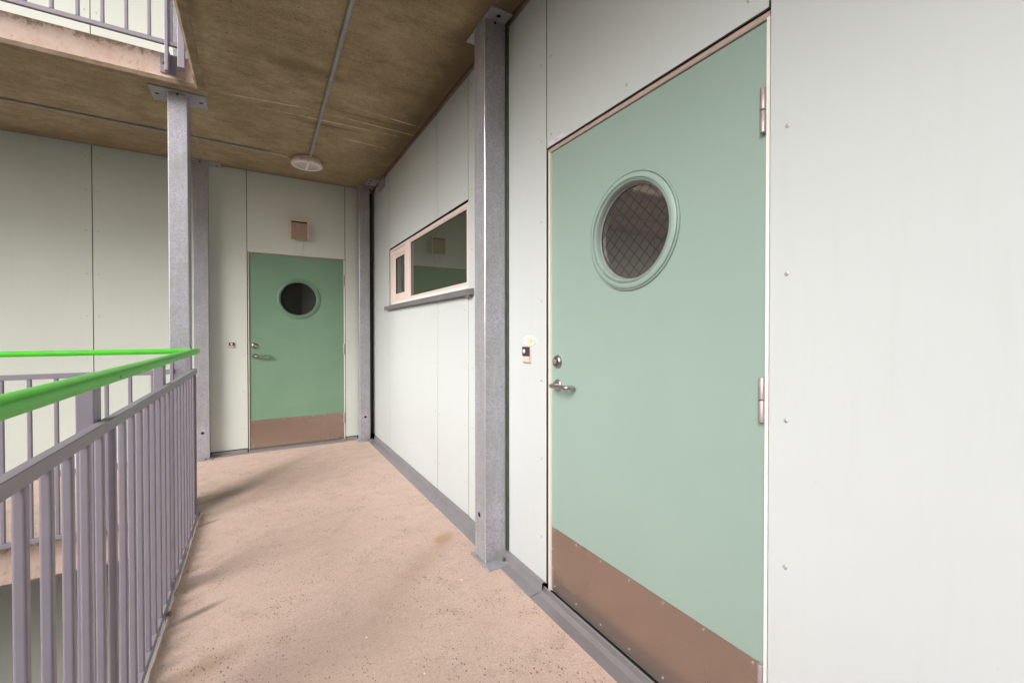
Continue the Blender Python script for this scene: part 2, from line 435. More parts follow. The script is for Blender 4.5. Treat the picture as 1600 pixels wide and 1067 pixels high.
wr = thing('cladding_wall', 'pale mint board wall on the right holding the wide window and the large near door', 'wall', XW, 2.5, FL)
MB().box(1.25, 1.40, -4.2, 5.46, -7.7, 7.2, BLACK).build('backing', wr)
PT, PB = 1.679, -1.208
panelX(wr, 4.512, 5.294, PB, PT)
panelX(wr, 3.131, 4.512, .880, PT, (3.131+.045, 3.80, 4.512-.2))
panelX(wr, 3.131, 4.512, PB, .262, (3.131+.045, 3.80, 4.40))
panelX(wr, 2.566, 3.131, .880, PT, (2.62, 3.09))
panelX(wr, 2.566, 3.131, PB, .262, (2.62, 3.09))
panelX(wr, 1.680, 2.566, PB-.004, PT, (1.723, 2.51))
panelX(wr, .642, 1.680, .882, PT, (.70, 1.164, 1.64), [.932, 1.30, 1.60])
panelX(wr, -.558, .642, PB, PT, (.595, -.0, -.51))
for k in range(3): panelX(wr, -.558-1.2*(k+1), -.558-1.2*k, PB, PT)
MB().box(1.1985, 1.235, -4.2, 5.29, PT+.001, SF+.18, RUSTW).build('wall_plate', wr)
for zz in (FL-3.143, FL+3.143, FL+6.286-.9):
    MB().box(XW, XW+.009, -4.2, 5.29, zz+.045, min(zz+2.93, 7.2), PANEL).build('panel', wr)

we = thing('cladding_wall', 'pale mint board wall closing the walkway at its far end, with the small door', 'wall', 0, YE, FL)
MB().box(-6.0, 1.249, 5.345, 5.46, -7.7, 7.2, BLACK).build('backing', we)
EB = -1.212
panelY(we, .886, 1.193, EB, SF+.02, (.925, 1.16))
def streaked():
    m = panel_mat('mint_board_with_run_marks', (.610, .655, .605), (.585, .63, .58)); nt = m.node_tree; bs = nt.nodes['Principled BSDF']
    src = bs.inputs['Base Color'].links[0].from_socket
    v = coords(nt, (95, 1, 2.0)); tc = N(nt, 'ShaderNodeTexCoord'); sx = N(nt, 'ShaderNodeSeparateXYZ'); nt.links.new(tc.outputs['Object'], sx.inputs[0])
    n1 = noise(nt, v, 1.2, 4, .6, .52, .68)
    wx = N(nt, 'ShaderNodeMapRange', interpolation_type='SMOOTHSTEP'); nt.links.new(mth(nt, 'ABSOLUTE', mth(nt, 'SUBTRACT', sx.outputs[0], .405)), wx.inputs['Value'])
    wx.inputs['From Min'].default_value = .085; wx.inputs['From Max'].default_value = .03
    wz = N(nt, 'ShaderNodeMapRange'); nt.links.new(sx.outputs[2], wz.inputs['Value']); wz.inputs['From Min'].default_value = 2.33; wz.inputs['From Max'].default_value = 2.27
    f_ = mth(nt, 'MULTIPLY', mth(nt, 'MULTIPLY', n1, wx.outputs[0]), wz.outputs[0])
    nt.links.new(mix(nt, mth(nt, 'MULTIPLY', f_, .75), src, (.12, .15, .10)), bs.inputs['Base Color']); return m
panelY(we, -.089, .886, .860, SF+.02, (-.04, .42, .85), [.93, 1.30, 1.60], streaked())
panelY(we, -1.283, -.089, EB, SF+.02, (-1.243, -.70, -.125))
for k in range(4): panelY(we, -1.283-1.2*(k+1)+.006, -1.283-1.2*k, EB, SF+.02, (-1.283-1.2*k-.043, -1.283-1.2*k-.6, -1.283-1.2*k-1.15))
for dz, top in ((3.143, 3.143+SF), (-3.143, -3.143+SF+.02), (6.286, 7.2)):
    zs = [z+dz for z in ZS]
    for x0, x1 in ((-.089, 1.193), (-1.283, -.089), (-2.483, -1.283), (-3.683, -2.483), (-4.883, -3.683), (-6.0, -4.883)):
        panelY(we, x0, x1, dz+FL+.045, min(top, 7.2), (x0+.04, x1-.04), zs)

# unseen wall added behind the viewer to darken faces turned that way
wb = thing('cladding_wall', 'plain unseen wall added across the walkway behind the viewpoint to hold back light', 'wall', .4, -4.2, FL)  # added light blocker, named like the real board walls
MB().box(-.345, 1.40, -4.32, -4.2, -7.7, 7.2, OPP).build('panel', wb)  # plain slab of the added unseen wall, not a board panel

# ------------------------------------------------------------------ doors
def ring_profile():
    return [(.2225, 0), (.2225, .006), (.2200, .0085), (.2175, .0085), (.2170, .0010), (.2150, .0010), (.2145, .0100),
            (.2110, .0125), (.1990, .0140), (.1955, .0140), (.1950, .0060), (.1932, .0060), (.1927, .0125), (.1900, .0125), (.1895, .0050), (.1880, .0050), (.1875, .0110), (.1845, .0100), (.1820, .0060), (.1800, -.004), (.1800, -.030)]
def make_door(P, ax, W0, W1, zb, zt, paint, label, wires, group='round windowed green doors'):
    """ax 'X': leaf in a plane X=P facing -X, spanning Y W0..W1 (hinges at W0); ax 'Y': leaf in plane Y=P facing -Y, spanning X (hinges at W1)"""
    X = ax == 'X'
    d = thing('door', label, 'door', *((P, (W0+W1)/2, zb) if X else ((W0+W1)/2, P, zb)), group)
    def bx(b, a0, a1, o0, o1, z0, z1, m, bev=0, seg=1):      # o: outward distance from the leaf face
        if X: b.box(P-o1, P-o0, a0, a1, z0, z1, m, bev, seg)
        else: b.box(a0, a1, P-o1, P-o0, z0, z1, m, bev, seg)
    out = (-1, 0, 0) if X else (0, -1, 0)
    def at(a, o, z): return (P-o, a, z) if X else (a, P-o, z)
    hinge_a = W0 if X else W1; lock_a = W1 if X else W0; sgn = 1 if X else -1
    mid = (W0+W1)/2; cz = zb + 1.615
    # leaf with a round hole: square ring of faces bridged to the hole
    b = MB(); t = bmesh.new(); n = 64; R = .1835
    def v(a, o, z): return t.verts.new(at(a, o, z))
    hw = min(W1-mid, mid-W0)
    outer, inner, back = [], [], []
    for k in range(n):
        th = 2*PI*k/n; c, s = math.cos(th), math.sin(th); q = .30/max(abs(c), abs(s))
        outer.append(v(mid+c*q, 0, cz+s*q)); inner.append(v(mid+c*R, 0, cz+s*R)); back.append(v(mid+c*R, -.03, cz+s*R))
    for k in range(n):
        j = (k+1) % n
        t.faces.new((outer[k], outer[j], inner[j], inner[k])); t.faces.new((inner[k], inner[j], back[j], back[k]))
    b._merge(t, paint)
    e = .30
    for a0, a1, z0, z1 in ((W0, mid-e, zb, zt), (mid+e, W1, zb, zt), (mid-e, mid+e, zb, cz-e), (mid-e, mid+e, cz+e, zt)):
        bx(b, a0, a1, -.035, 0, z0, z1, paint)
    b.build('leaf', d)
    # porthole
    b = MB(); b.lathe(at(mid, 0, cz), out, ring_profile(), paint, 72); ring = b.build('porthole_ring', d)
    b = MB(); b.lathe(at(mid, -.020, cz), out, [(.186, -.006), (.186, 0), (0, 0)], GLASSD if wires else GLASSF, 64, False)
    pane = b.build('pane', d)
    b = MB(); b.lathe(at(mid, -.017, cz), out, [(.1815, 0), (.1815, .003), (.1760, .003), (.1745, 0)], BLACK if not wires else HINGE, 64); b.build('glazing_bead', d)
    if wires:
        b = MB(); s = .0365; Rr = .178
        for q in (1, -1):
            for i in range(-5, 6):
                off = (i+.4)*s; L = math.sqrt(max(0, Rr*Rr-off*off))
                if L < .02: continue
                c, sn = math.cos(PI/4*q), math.sin(PI/4*q)
                p0 = at(mid + off*-sn + L*c, -.0192, cz + off*c + L*sn); p1 = at(mid + off*-sn - L*c, -.0192, cz + off*c - L*sn)
                b.tube([p0, p1], .00065, BLACK, 4)
        b.build('glass_wire', pane if False else d)
    # frame
    b = MB(); m = FRAMEP
    jw = .016
    # lock side jamb: dark gap, stepped jamb with white edge
    lk0, lk1 = (W1, W1+.018) if X else (W0-.014, W0)
    hg0, hg1 = (W0-.014, W0) if X else (W1, W1+.014)
    bx(b, lk0+.0015 if X else lk0+.004, lk1-.004 if X else lk1-.0015, -.04, .011, zb-.011, zt+.004, m, .0015)
    bx(b, (lk0+.001) if X else lk1-.0045, (lk0+.0060) if X else lk1-.001, -.03, .0135, zb-.009, zt+.002, WHITEP, .001)
    bx(b, hg0+.0005, hg1-.0035 if X else hg1-.003, -.04, .011, zb-.009, zt+.004, WHITEP, .001)
    # head: rounded drip moulding
    a0, a1 = min(lk0, hg0)+.002, max(lk1, hg1)-.002
    if X: prof = [(P+.04, zt+.003), (P-.006, zt+.003), (P-.0095, zt+.008), (P-.010, zt+.013), (P-.006, zt+.021), (P+.004, zt+.027), (P+.012, zt+.030), (P+.04, zt+.031)]; b.prism(prof, 'y', a0, a1, m, True)
    else: prof = [(P+.04, zt+.003), (P-.004, zt+.003), (P-.006, zt+.007), (P-.003, zt+.010), (P+.04, zt+.011)]; b.prism(prof, 'x', a0, a1, m, True)
    b.build('frame', d)
    # kick plate with small screws
    kz = zb + .305
    b = MB(); bx(b, W0+.003, W1-.003, 0, .0018, zb+.003, kz, KICK, .0005); kp = b.build('kick_plate', d)
    b = MB()
    for i in range(7):
        a = W0+.03 + (W1-W0-.06)*i/6
        for z in (kz-.012, zb+.03): b.lathe(at(a, .0018, z), out, [(.0048, 0), (.0042, .0020), (.0020, .0032), (0, .0032)], SCREWB, 12)
    for z in (zb+.11, zb+.20):
        for a in (W0+.014, W1-.012): b.lathe(at(a, .0018, z), out, [(.0052, 0), (.0045, .0020), (0, .0028)], SCREWB, 12)
    b.build('screws', kp)
    if not X:
        b = MB(); bx(b, W0+.70, W0+.702, .0019, .0024, zb+.003, kz, STEELD); b.build('joint', kp)
    # hinges
    for zc in (.612, -.186, -.985):
        zc += zb+1.232
        hgx = hinge_a + (.004 if X else -.001)
        b = MB()
        for z0, z1 in ((zc-.062, zc-.0012), (zc+.0012, zc+.062)):
            b.lathe(at(hgx, .010, z0), (0, 0, 1), [(0, 0), (.0075, 0), (.0090, .0015), (.0090, z1-z0-.002), (.0078, z1-z0), (.0050, z1-z0), (.0045, z1-z0-.001), (0, z1-z0-.001)], HINGE, 20)
        b.lathe(at(hgx, .010, zc-.002), (0, 0, 1), [(.007, 0), (.007, .004)], BLACK, 16)
        bx(b, hgx-.004 if not X else hgx-.014, hgx+.014 if not X else hgx+.004, .0005, .006, zc-.060, zc+.060, HINGE, .001)
        b.build('hinge', d)
    # lock and handle
    la = lock_a - sgn*.050; lz = zb + 1.098
    b = MB(); b.lathe(at(la, 0, lz), out, [(.031, 0), (.031, .004), (.0285, .0095), (.0235, .0135), (.0215, .0140)], STEEL, 36)
    b.lathe(at(la, .004, lz), out, [(.0205, .009), (.0195, .0125), (.0185, .0150), (.0165, .0160), (0, .0160)], STEELD, 32)
    b.lathe(at(la, .0202, lz+.002), out, [(.0105, 0), (.0100, .0018), (0, .0018)], VENTF, 24)
    lockp = b.build('lock', d)
    bx_ = MB(); bx(bx_, la-.0012, la+.0012, .0221, .0226, lz-.006, lz+.008, HOLE); bx_.build('keyhole', lockp)
    hz = lz - .109
    b = MB(); b.lathe(at(la, 0, hz), out, [(.027, 0), (.027, .0055), (.025, .0075), (.011, .0075)], STEEL, 36)
    # lever: out from the rose, along the leaf and back toward it
    r = .0098; e1 = .052; s2 = -sgn
    path = [at(la, .006, hz)]; path += [at(la, e1-.022, hz)]
    for k in range(1, 7): th = PI/2*k/6; path.append(at(la+s2*.020*(1-math.cos(th)), e1-.022+.020*math.sin(th), hz))
    L = .128
    path.append(at(la+s2*(L-.030), e1-.002, hz+.001))
    for k in range(1, 7): th = PI/2*k/6; path.append(at(la+s2*(L-.018+.018*math.sin(th)), e1-.020+.018*math.cos(th), hz+.001))
    path.append(at(la+s2*L, .014, hz+.001))
    hb = b.build('handle_rose', d)
    b = MB(); b.tube(path, r, STEEL, 16); b.build('handle', d)
    return d, (mid, cz)
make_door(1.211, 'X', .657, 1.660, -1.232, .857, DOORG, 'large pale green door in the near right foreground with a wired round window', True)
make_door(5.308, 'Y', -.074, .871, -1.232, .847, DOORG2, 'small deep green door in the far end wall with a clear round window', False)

# far door threshold and near sill piece
def strip_thing(name, label, cat, parts, loc, group=None):
    t_ = thing(name, label, cat, *loc, group); return t_
th = thing('threshold', 'narrow grey metal threshold under the far green door', 'threshold', .40, 5.25, FL)
MB().prism([(5.345, -1.255), (5.345, -1.236), (5.300, -1.236), (5.292, -1.234), (5.262, -1.240), (5.224, -1.2535), (5.222, -1.2555)], 'x', -.086, .884, FLASH).build('threshold_plate', th)
MB().box(-.084, .882, 5.262, 5.268, -1.2385, -1.2345, STEEL).build('seal_bar', th)

# ------------------------------------------------------------------ flashings on the floor
def flashX(label, y0, y1, xf, zr=.030, th_=.0022, wav=.0012, up=True):
    """folded sheet: flange on the floor from xf to the wall and a small upstand"""
    t_ = thing('flashing', label, 'flashing', xf, (y0+y1)/2, FL, 'folded grey flashings at the foot of the walls')
    b = MB(); t = bmesh.new(); n = max(4, int((y1-y0)/.12)); rows = []
    rnd = random.Random(int(y0*77))
    for i in range(n+1):
        y = y0+(y1-y0)*i/n; w = rnd.uniform(-wav, wav)
        pts = [(xf+w, FL+.0005), (xf+.001+w, FL+.0045+abs(w)), (xf+.05, FL+.007+w), (1.172, FL+.014+w*.6), (1.1735, FL+.016)]
        if up: pts += [(1.1745, FL+.046), (1.177, FL+.0475), (1.1935, FL+.0475)]
        else: pts += [(1.196, FL+.0165), (1.206, FL+.0165)]
        rows.append([t.verts.new((p[0], y, p[1])) for p in pts])
    for a, c in zip(rows, rows[1:]):
        for k in range(len(a)-1): t.faces.new((a[k], c[k], c[k+1], a[k+1]))
    # end caps give the sheet edge a thickness
    b._merge(t, FLASH, False); o = b.build('sheet', t_)
    md = o.modifiers.new('thick', 'SOLIDIFY'); md.thickness = .0018; md.offset = -1
    return t_
flashX('long grey flashing below the window wall, running behind the near column', 2.10, 5.13, 1.100)
f2 = flashX('short bent grey flashing between the near column and the large door', 1.690, 2.145, 1.106)
f3 = flashX('wide flat grey flashing in front of the large near door', -.62, 1.745, 1.103, up=False)
f3.location.z -= .0035
flashX('grey flashing running on under the bright board wall beside the viewpoint', -4.0, -.64, 1.104)
b = MB(); b.box(1.199, 1.209, .655, 1.690, FL+.012, FL+.019, BLACK); b.build('sill_gap', f3)
b = MB(); b.prism([(1.196, FL+.0135), (1.196, FL+.0185), (1.1985, FL+.0205), (1.201, FL+.0185), (1.201, FL+.0135)], 'y', .645, 1.70, FLASH); b.build('bead', f3)
f5 = thing('flashing', 'short grey flashing on the floor left of the far green door', 'flashing', -.25, 5.25, FL, 'folded grey flashings at the foot of the walls')
MB().prism([(5.222, -1.2550), (5.222, -1.2515), (5.268, -1.2475), (5.279, -1.2450), (5.2805, -1.2220), (5.298, -1.2190), (5.298, -1.2550)], 'x', -.405, -.094, FLASH).build('sheet', f5)
MB().prism([(5.222, -1.2550), (5.222, -1.2515), (5.268, -1.2475), (5.279, -1.2450), (5.2805, -1.2140), (5.298, -1.2110), (5.298, -1.2550)], 'x', -6, -.545, FLASH).build('sheet', thing('flashing', 'long grey flashing at the foot of the end wall, seen through the railing bars', 'flashing', -3, 5.25, FL, 'folded grey flashings at the foot of the walls'))
f6 = thing('flashing', 'short grey flashing between the far green door and the corner column', 'flashing', .95, 5.25, FL, 'folded grey flashings at the foot of the walls')
MB().prism([(5.252, -1.2550), (5.252, -1.2480), (5.279, -1.2440), (5.2805, -1.2220), (5.298, -1.2190), (5.298, -1.2550)], 'x', .892, 1.010, FLASH).build('sheet', f6)

# ------------------------------------------------------------------ window
wd = thing('window', 'wide low window with pinkish white frame, small sash on its left, in the right wall', 'window', XW, 3.53, .29)
Y0, Y1, Z1, Z2 = 2.568, 4.508, .294, .872
def rect_frame(b, y0, y1, z0, z1, w, x0, x1, m, bev=.002, wt=None, wb=None):
    wt = wt or w; wb = wb or w
    b.box(x0, x1, y0, y0+w, z0, z1, m, bev); b.box(x0, x1, y1-w, y1, z0, z1, m, bev)
    b.box(x0+.0006, x1, y0+w-.001, y1-w+.001, z1-wt, z1, m, bev); b.box(x0+.0006, x1, y0+w-.001, y1-w+.001, z0, z0+wb, m, bev)
b = MB()
ZW = .866
b.box(1.200, 1.245, Y1-.082, Y1-.006, Z1, ZW, WINP, .002)             # jamb, far side
b.box(1.200, 1.245, Y0+.002, Y0+.034, Z1, ZW, WINP, .002)             # jamb, near side
b.box(1.2006, 1.245, Y0+.033, Y1-.081, ZW-.026, ZW, WINP, .002)       # head
b.box(1.1985, 1.245, Y0+.033, Y1-.081, Z1, Z1+.022, WHITEP, .002)     # bottom rail
b.box(1.2030, 1.245, Y0+.033, 3.86, Z1+.0225, Z1+.036, WINP, .002)
b.box(1.2050, 1.245, Y0+.033, 3.86, Z1+.0365, Z1+.047, WINP, .002)
b.box(1.2034, 1.245, Y0+.033, 3.86, ZW-.0375, ZW-.0265, WINP, .0015)
b.box(1.1990, 1.245, 3.832, 3.955, Z1+.0225, ZW-.0265, WINP, .002)    # mullion
b.build('frame', wd)
b = MB(); rect_frame(b, 3.957, 4.424, Z1+.024, ZW-.028, .050, 1.2055, 1.24, WINP, .002)
rect_frame(b, 3.985, 4.395, Z1+.052, ZW-.056, .052, 1.2110, 1.24, WINP, .003)
sash = b.build('sash', wd)
MB().box(1.222, 1.228, 4.03, 4.35, Z1+.09, ZW-.10, GLASS).build('pane', wd)
MB().box(1.216, 1.222, 2.603, 3.832, Z1+.046, ZW-.036, GLASS).build('pane', wd)
b = MB(); rect_frame(b, 2.5995, 3.8325, Z1+.0445, ZW-.0345, .0055, 1.2125, 1.2165, BLACK, 0); b.build('gasket', wd)
b = MB(); rect_frame(b, 4.0345, 4.3455, Z1+.1025, ZW-.1065, .006, 1.2145, 1.2225, BLACK, 0); b.build('gasket', wd)
b = MB()
b.prism([(1.205, Z1-.004), (1.172, Z1-.009), (1.160, Z1-.013), (1.1585, Z1-.050), (1.1605, Z1-.050), (1.163, Z1-.016), (1.205, Z1-.008)], 'y', 2.475, 4.60, SILL)
b.box(1.1595, 1.194, 4.592, 4.602, Z1-.045, Z1-.009, SILL, .001)
b.box(1.1625, 1.194, 2.475, 2.4775, Z1-.048, Z1-.012, SILL, .0006)
b.box(1.164, 1.194, 2.50, 2.55, Z1-.062, Z1-.030, SILL, .001)
b.build('sill', wd)

# ------------------------------------------------------------------ galvanised columns
def column(label, x0, x1, y0, y1, top, base, hole=None, strip=None, zb=FL, zt=SF, topz=None):
    c = thing('steel_column', label, 'column', (x0+x1)/2, (y0+y1)/2, zb, 'galvanised square steel columns')
    b = MB(); b.box(x0, x1, y0, y1, zb+.010, zt-.012, GALV, .0055, 3); sh = b.build('shaft', c)
    sh.data.materials.append(GALVE)
    for pf in sh.data.polygons:
        if max(abs(q) for q in pf.normal) < .96: pf.material_index = 1
    tx0, tx1, ty0, ty1 = top
    b = MB(); b.box(tx0, tx1, ty0, ty1, zt-.012, zt-.001, GALV, .0015)
    for hx, hy in ((tx0+.035, (ty0+ty1)/2), (tx1-.035, (ty0+ty1)/2)) if (tx1-tx0) > (ty1-ty0) else (((tx0+tx1)/2, ty0+.045), ((tx0+tx1)/2, ty1-.045)):
        b.lathe((hx, hy, zt-.0118), (0, 0, -1), [(.012, 0), (.012, .0006), (0, .0006)], HOLE, 18)
    b.build('top_plate', c)
    b = MB(); b.tube([(x0+.5*(x1-x0), y0-.0005, zt-.020), (x0+.5*(x1-x0), y0+.004, zt-.020)], .007, HOLE, 12); b.build('vent_notch', c)
    if base:
        bx0, bx1, by0, by1 = base
        b = MB(); b.box(bx0, bx1, by0, by1, zb, zb+.011, GALV, .0015)
        b.build('base_plate', c)
        b = MB(); b.lathe((x1-.03, y0-.028, zb+.011), (0, 0, 1), [(.010, 0), (.010, .008), (.005, .008), (.005, .016), (0, .016)], STEELD, 6, False); b.build('bolt', c)
    if hole:
        f, hx, hz = hole
        b = MB()
        if f == 'X': b.lathe((x0, hx, hz), (-1, 0, 0), [(.0135, 0), (.0135, .0006), (0, .0006)], HOLE, 20)
        else: b.lathe((hx, y0, hz), (0, -1, 0), [(.0135, 0), (.0135, .0006), (0, .0006)], HOLE, 20)
        b.build('bolt_hole', c)
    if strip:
        b = MB(); b.box(*strip, STRIP, .001); b.build('dark_strip', c)  # dark green strip set between the column and the wall
    return c
column('near galvanised column standing between the window and the large green door', 1.052, 1.183, 2.050, 2.176,
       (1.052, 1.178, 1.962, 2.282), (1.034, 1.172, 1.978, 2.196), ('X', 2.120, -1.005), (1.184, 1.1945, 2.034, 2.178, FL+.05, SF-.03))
column('galvanised column in the far right corner beside the small deep green door', 1.018, 1.134, 5.150, 5.262,
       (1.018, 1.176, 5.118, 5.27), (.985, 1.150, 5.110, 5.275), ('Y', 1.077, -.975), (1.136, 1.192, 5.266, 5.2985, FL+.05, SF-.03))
column('galvanised column outside the railing corner, the one farthest left', -.530, -.417, 3.800, 3.955,
       (-.632, -.309, 3.770, 3.985), (-.56, -.39, 3.77, 3.985))
column('galvanised column against the end wall, just left of the far door and the push button', -.536, -.414, 5.180, 5.296,
       (-.560, -.307, 5.165, 5.297), (-.56, -.39, 5.140, 5.297), ('Y', -.470, -.985))
column('galvanised column of the level above, seen through the gap beside the slab', -.500, -.400, 3.800, 3.92,
       (-.60, -.309, 3.77, 3.985), (-.56, -.36, 3.765, 3.985), None, None, UP, SF+3.143)
# angle cleat on the soffit by the corner
cl = thing('angle_bracket', 'grey angle bracket fixed under the soffit near the corner column', 'bracket', 1.12, 4.93, SF)
b = MB(); b.box(1.060, 1.176, 4.830, 5.050, SF-.011, SF-.001, GALV, .001)
for hy in (4.88, 4.99): b.lathe((1.093, hy, SF-.011), (0, 0, -1), [(.011, 0), (.011, .0006), (0, .0006)], HOLE, 16)
b.build('soffit_leg', cl)
MB().box(1.181, 1.189, 4.680, 4.925, SF-.115, SF-.001, GALV, .001).build('wall_leg', cl)

# ------------------------------------------------------------------ railings
HRP = [(-.0240, -.0165), (.0240, -.0165), (.0262, -.0135), (.0262, .0070), (.0240, .0102), (.013, .0150), (0, .0165), (-.013, .0150), (-.0240, .0102), (-.0262, .0070), (-.0262, -.0135)]
ZG, ZM, ZBr = -.119, -.240, -1.225
XR, YR = -.365, 3.610
def railing(axis, s0, s1, c, pk0, step, posts, label, dz=0, parts_label=None, group='lilac grey bar railings with bright green handrails', clip_end=None):
    """axis 'y': rail runs along Y at X=c; axis 'x': runs along X at Y=c"""
    Y = axis == 'y'
    r = thing('railing', label, 'railing', *((c, (s0+s1)/2, FL+dz) if Y else ((s0+s1)/2, c, FL+dz)), group)
    def bx(b, a0, a1, o0, o1, z0, z1, m, bev=0, seg=1):     # o: offset toward the walkway
        if Y: b.box(c+o0, c+o1, a0, a1, z0+dz, z1+dz, m, bev, seg)
        else: b.box(a0, a1, c+o0, c+o1, z0+dz, z1+dz, m, bev, seg)
    b = MB(); prof = [(c+p[0], ZG+dz+p[1]) for p in HRP]
    b.prism(prof, axis, s0, s1+(.0265 if Y else -.0265), GREENP, True)
    hr = b.build('handrail', r)
    b = MB(); bx(b, s0, s1, -.012, .012, ZM-.031, ZM, RAILP, .0015)
    b.build('mid_rail', r)
    b = MB(); bx(b, s0, s1, -.011, .011, ZBr-.014, ZBr+.014, RAILP, .0015); b.build('bottom_rail', r)
    n = int((s1-s0)/step)+3; first = None
    def blocked(a): return any(p0-.006 < a < p1+.006 for p0, p1 in posts)
    k = -200
    while pk0+k*step < s0+.02: k += 1
    while pk0+k*step < s1-.015:
        a = pk0+k*step; k += 1
        if not Y and blocked(a): continue
        if first is None:
            b = MB(); bx(b, a-.0100, a+.0100, -.0095, .0095, ZBr+.014, ZM-.031, RAILP, .0045, 3)
            first = (b.build('picket', r), a)
            b = MB()
        else:
            d = a-first[1]; instance(first[0], r, *((0, d) if Y else (d, 0)))
    for p0, p1 in posts:
        b = MB()
        if Y: bx(b, p0, p1, -.050, -.0125, ZBr-.19, ZG-.016, RAILP, .003, 2)
        else: bx(b, p0, p1, -.022, .022, ZBr-.19, ZG-.016, RAILP, .003, 2)
        po = b.build('post', r)
        b = MB()
        if Y:
            b.box(c+.012, c+.019, p0-.035, p1+.035, ZBr-.16+dz, ZBr-.05+dz, RAILP, .001)
        else:
            b.box(p0-.036, p1+.03, c+.070, c+.079, ZBr-.165+dz, ZBr-.035+dz, RAILP, .001)
            b.box(p0, p1, c+.02, c+.072, ZBr-.165+dz, ZBr-.035+dz, RAILP, .001)
            b.lathe((p0-.020, c+.070, ZBr-.10+dz), (0, -1, 0), [(.009, 0), (.009, .006), (.004, .006), (.004, .012), (0, .012)], STEELD, 6, False)
        b.build('bracket', po)
    if Y:
        for p0, p1 in posts:
            b = MB(); b.lathe((c+.0262, p1+.012, ZG-.006+dz), (1, 0, 0), [(.0045, 0), (.004, .0016), (.0022, .0018), (0, .0008)], STEELD, 10)
            b.build('fixing_screw', hr)
        for ky in (-1.3, 2.9):
            b = MB(); b.prism([(c+p[0]*1.012, ZG+dz+p[1]*1.012) for p in HRP], 'y', ky, ky+.0016, FDARK, True)
            b.build('joint_line', hr)
    return r
PN = [(-2.385+.98*k, -2.333+.98*k) for k in range(6)]
PN = [(1.558-.98*k, 1.620-.98*k) for k in range(4, -1, -1)] + [(2.545, 2.605), (3.505, 3.560)]
railing('y', -4.15, 3.600, XR, 1.101, .1115, PN, 'railing along the left edge of this walkway, with close bars running away from the viewer')
PB_ = [(-5.4, -5.38), (-4.42, -4.40), (-3.44, -3.42), (-2.46, -2.44), (-1.48+.0, -1.46), (-.500, -.481)]
railing('x', -6.0, XR-.012+.012, YR, -1.154, .1125, [p for p in PB_ if p[0] != -1.48], 'railing across the courtyard side of the left branch, level with this walkway')
railing('x', -6.0, XR, YR, -1.045+.002, .1125, [(-.513, -.494)] + [p for p in PB_[:-2]], 'railing of the level above at the upper left, over the pink concrete edge', 3.143)
railing('y', -4.15, 3.600, XR-.02, 1.101, .1115, [(3.505, 3.556)] + PN[:-1], 'railing of the level above along the near slab edge', 3.143)

# ------------------------------------------------------------------ soffit lamp and conduits
lm = thing('bulkhead_lamp', 'round pinkish bulkhead lamp with a cross bar under the soffit', 'lamp', .428, 4.640, SF)
LX, LY = .428, 4.640
b = MB()
b.lathe((LX, LY, SF-.001), (0, 0, -1), [(.120, 0), (.124, .004), (.124, .020), (.134, .023), (.134, .028), (.139, .031), (.142, .038), (.142, .055), (.139, .061), (.133, .064), (.124, .064), (.121, .058), (.120, .04)], LAMPM, 56)
b.build('housing', lm)
b = MB(); b.lathe((LX, LY, SF-.044), (0, 0, -1), [(.1205, 0), (.116, .010), (.092, .022), (.050, .030), (0, .033)], LENS, 48); b.build('lens', lm)
b = MB()
t = bmesh.new(); n = 16; rows = []
for i in range(n+1):
    u = -1+2*i/n; y = LY+u*.126; z = SF-.067-.012*(1-u*u)
    rows.append([t.verts.new((LX+x_, y, z+dz_)) for x_, dz_ in ((-.011, 0), (.011, 0), (.011, .008), (-.011, .008))])
for a, c in zip(rows, rows[1:]):
    for k in range(4): t.faces.new((a[k], a[(k+1) % 4], c[(k+1) % 4], c[k]))
t.faces.new(rows[0]); t.faces.new(rows[-1][::-1])
b._merge(t, LAMPM); b.build('guard_bar', lm)
# eyelid ring: flat ring whose opening is drawn in toward both ends
t = bmesh.new(); n = 64; oo, ii, ib = [], [], []
hw, hh = .112, .098; RR = (hw*hw+hh*hh)/(2*hh)
for k in range(n):
    th = 2*PI*k/n; c_, s_ = math.cos(th), math.sin(th)
    # ray from the centre to the arc of radius RR centred at (0, -(RR-hh))
    d_ = RR-hh; q = -d_*abs(s_)+math.sqrt(max(0, RR*RR-d_*d_*c_*c_))
    oo.append(t.verts.new((LX+.1335*c_, LY+.1335*s_, SF-.0645))); ii.append(t.verts.new((LX+q*c_, LY+q*s_, SF-.0665))); ib.append(t.verts.new((LX+q*c_, LY+q*s_, SF-.054)))
for k in range(n):
    j = (k+1) % n
    t.faces.new((oo[k], oo[j], ii[j], ii[k])); t.faces.new((ii[k], ii[j], ib[j], ib[k]))
b = MB(); b._merge(t, LAMPM, True); b.build('guard_ring', lm)
b = MB()
for a in (.35, PI/2, PI-.35, PI+.35, -PI/2, -.35):
    b.lathe((LX+.131*math.cos(a), LY+.131*math.sin(a), SF-.0650), (0, 0, -1), [(.005, 0), (.0045, .0015), (0, .0015)], STEELD, 10)
b.lathe((LX-.06, LY-.129, SF-.047), (-.4, -1, 0), [(.006, -.004), (.006, .0025), (0, .0025)], HOLE, 10)
b.build('screws', lm)
cd = thing('conduit', 'grey conduit running along the soffit toward the viewer from the lamp', 'conduit', .43, 3, SF, 'cable conduits on the soffit')
b = MB(); b.tube([(.424, -4.1, SF-.012), (.424, 2.3, SF-.012), (.443, 4.375, SF-.013)], .0125, CONDUIT, 14); b.build('pipe', cd)
b = MB(); b.tube([(.443, 4.365, SF-.012), (.444, 4.44, SF-.014)], .0145, CONDUIT, 14); b.tube([(.444, 4.43, SF-.014), (.444, 4.520, SF-.022)], .0055, BELLP, 10); b.build('cable_end', cd)
b = MB()
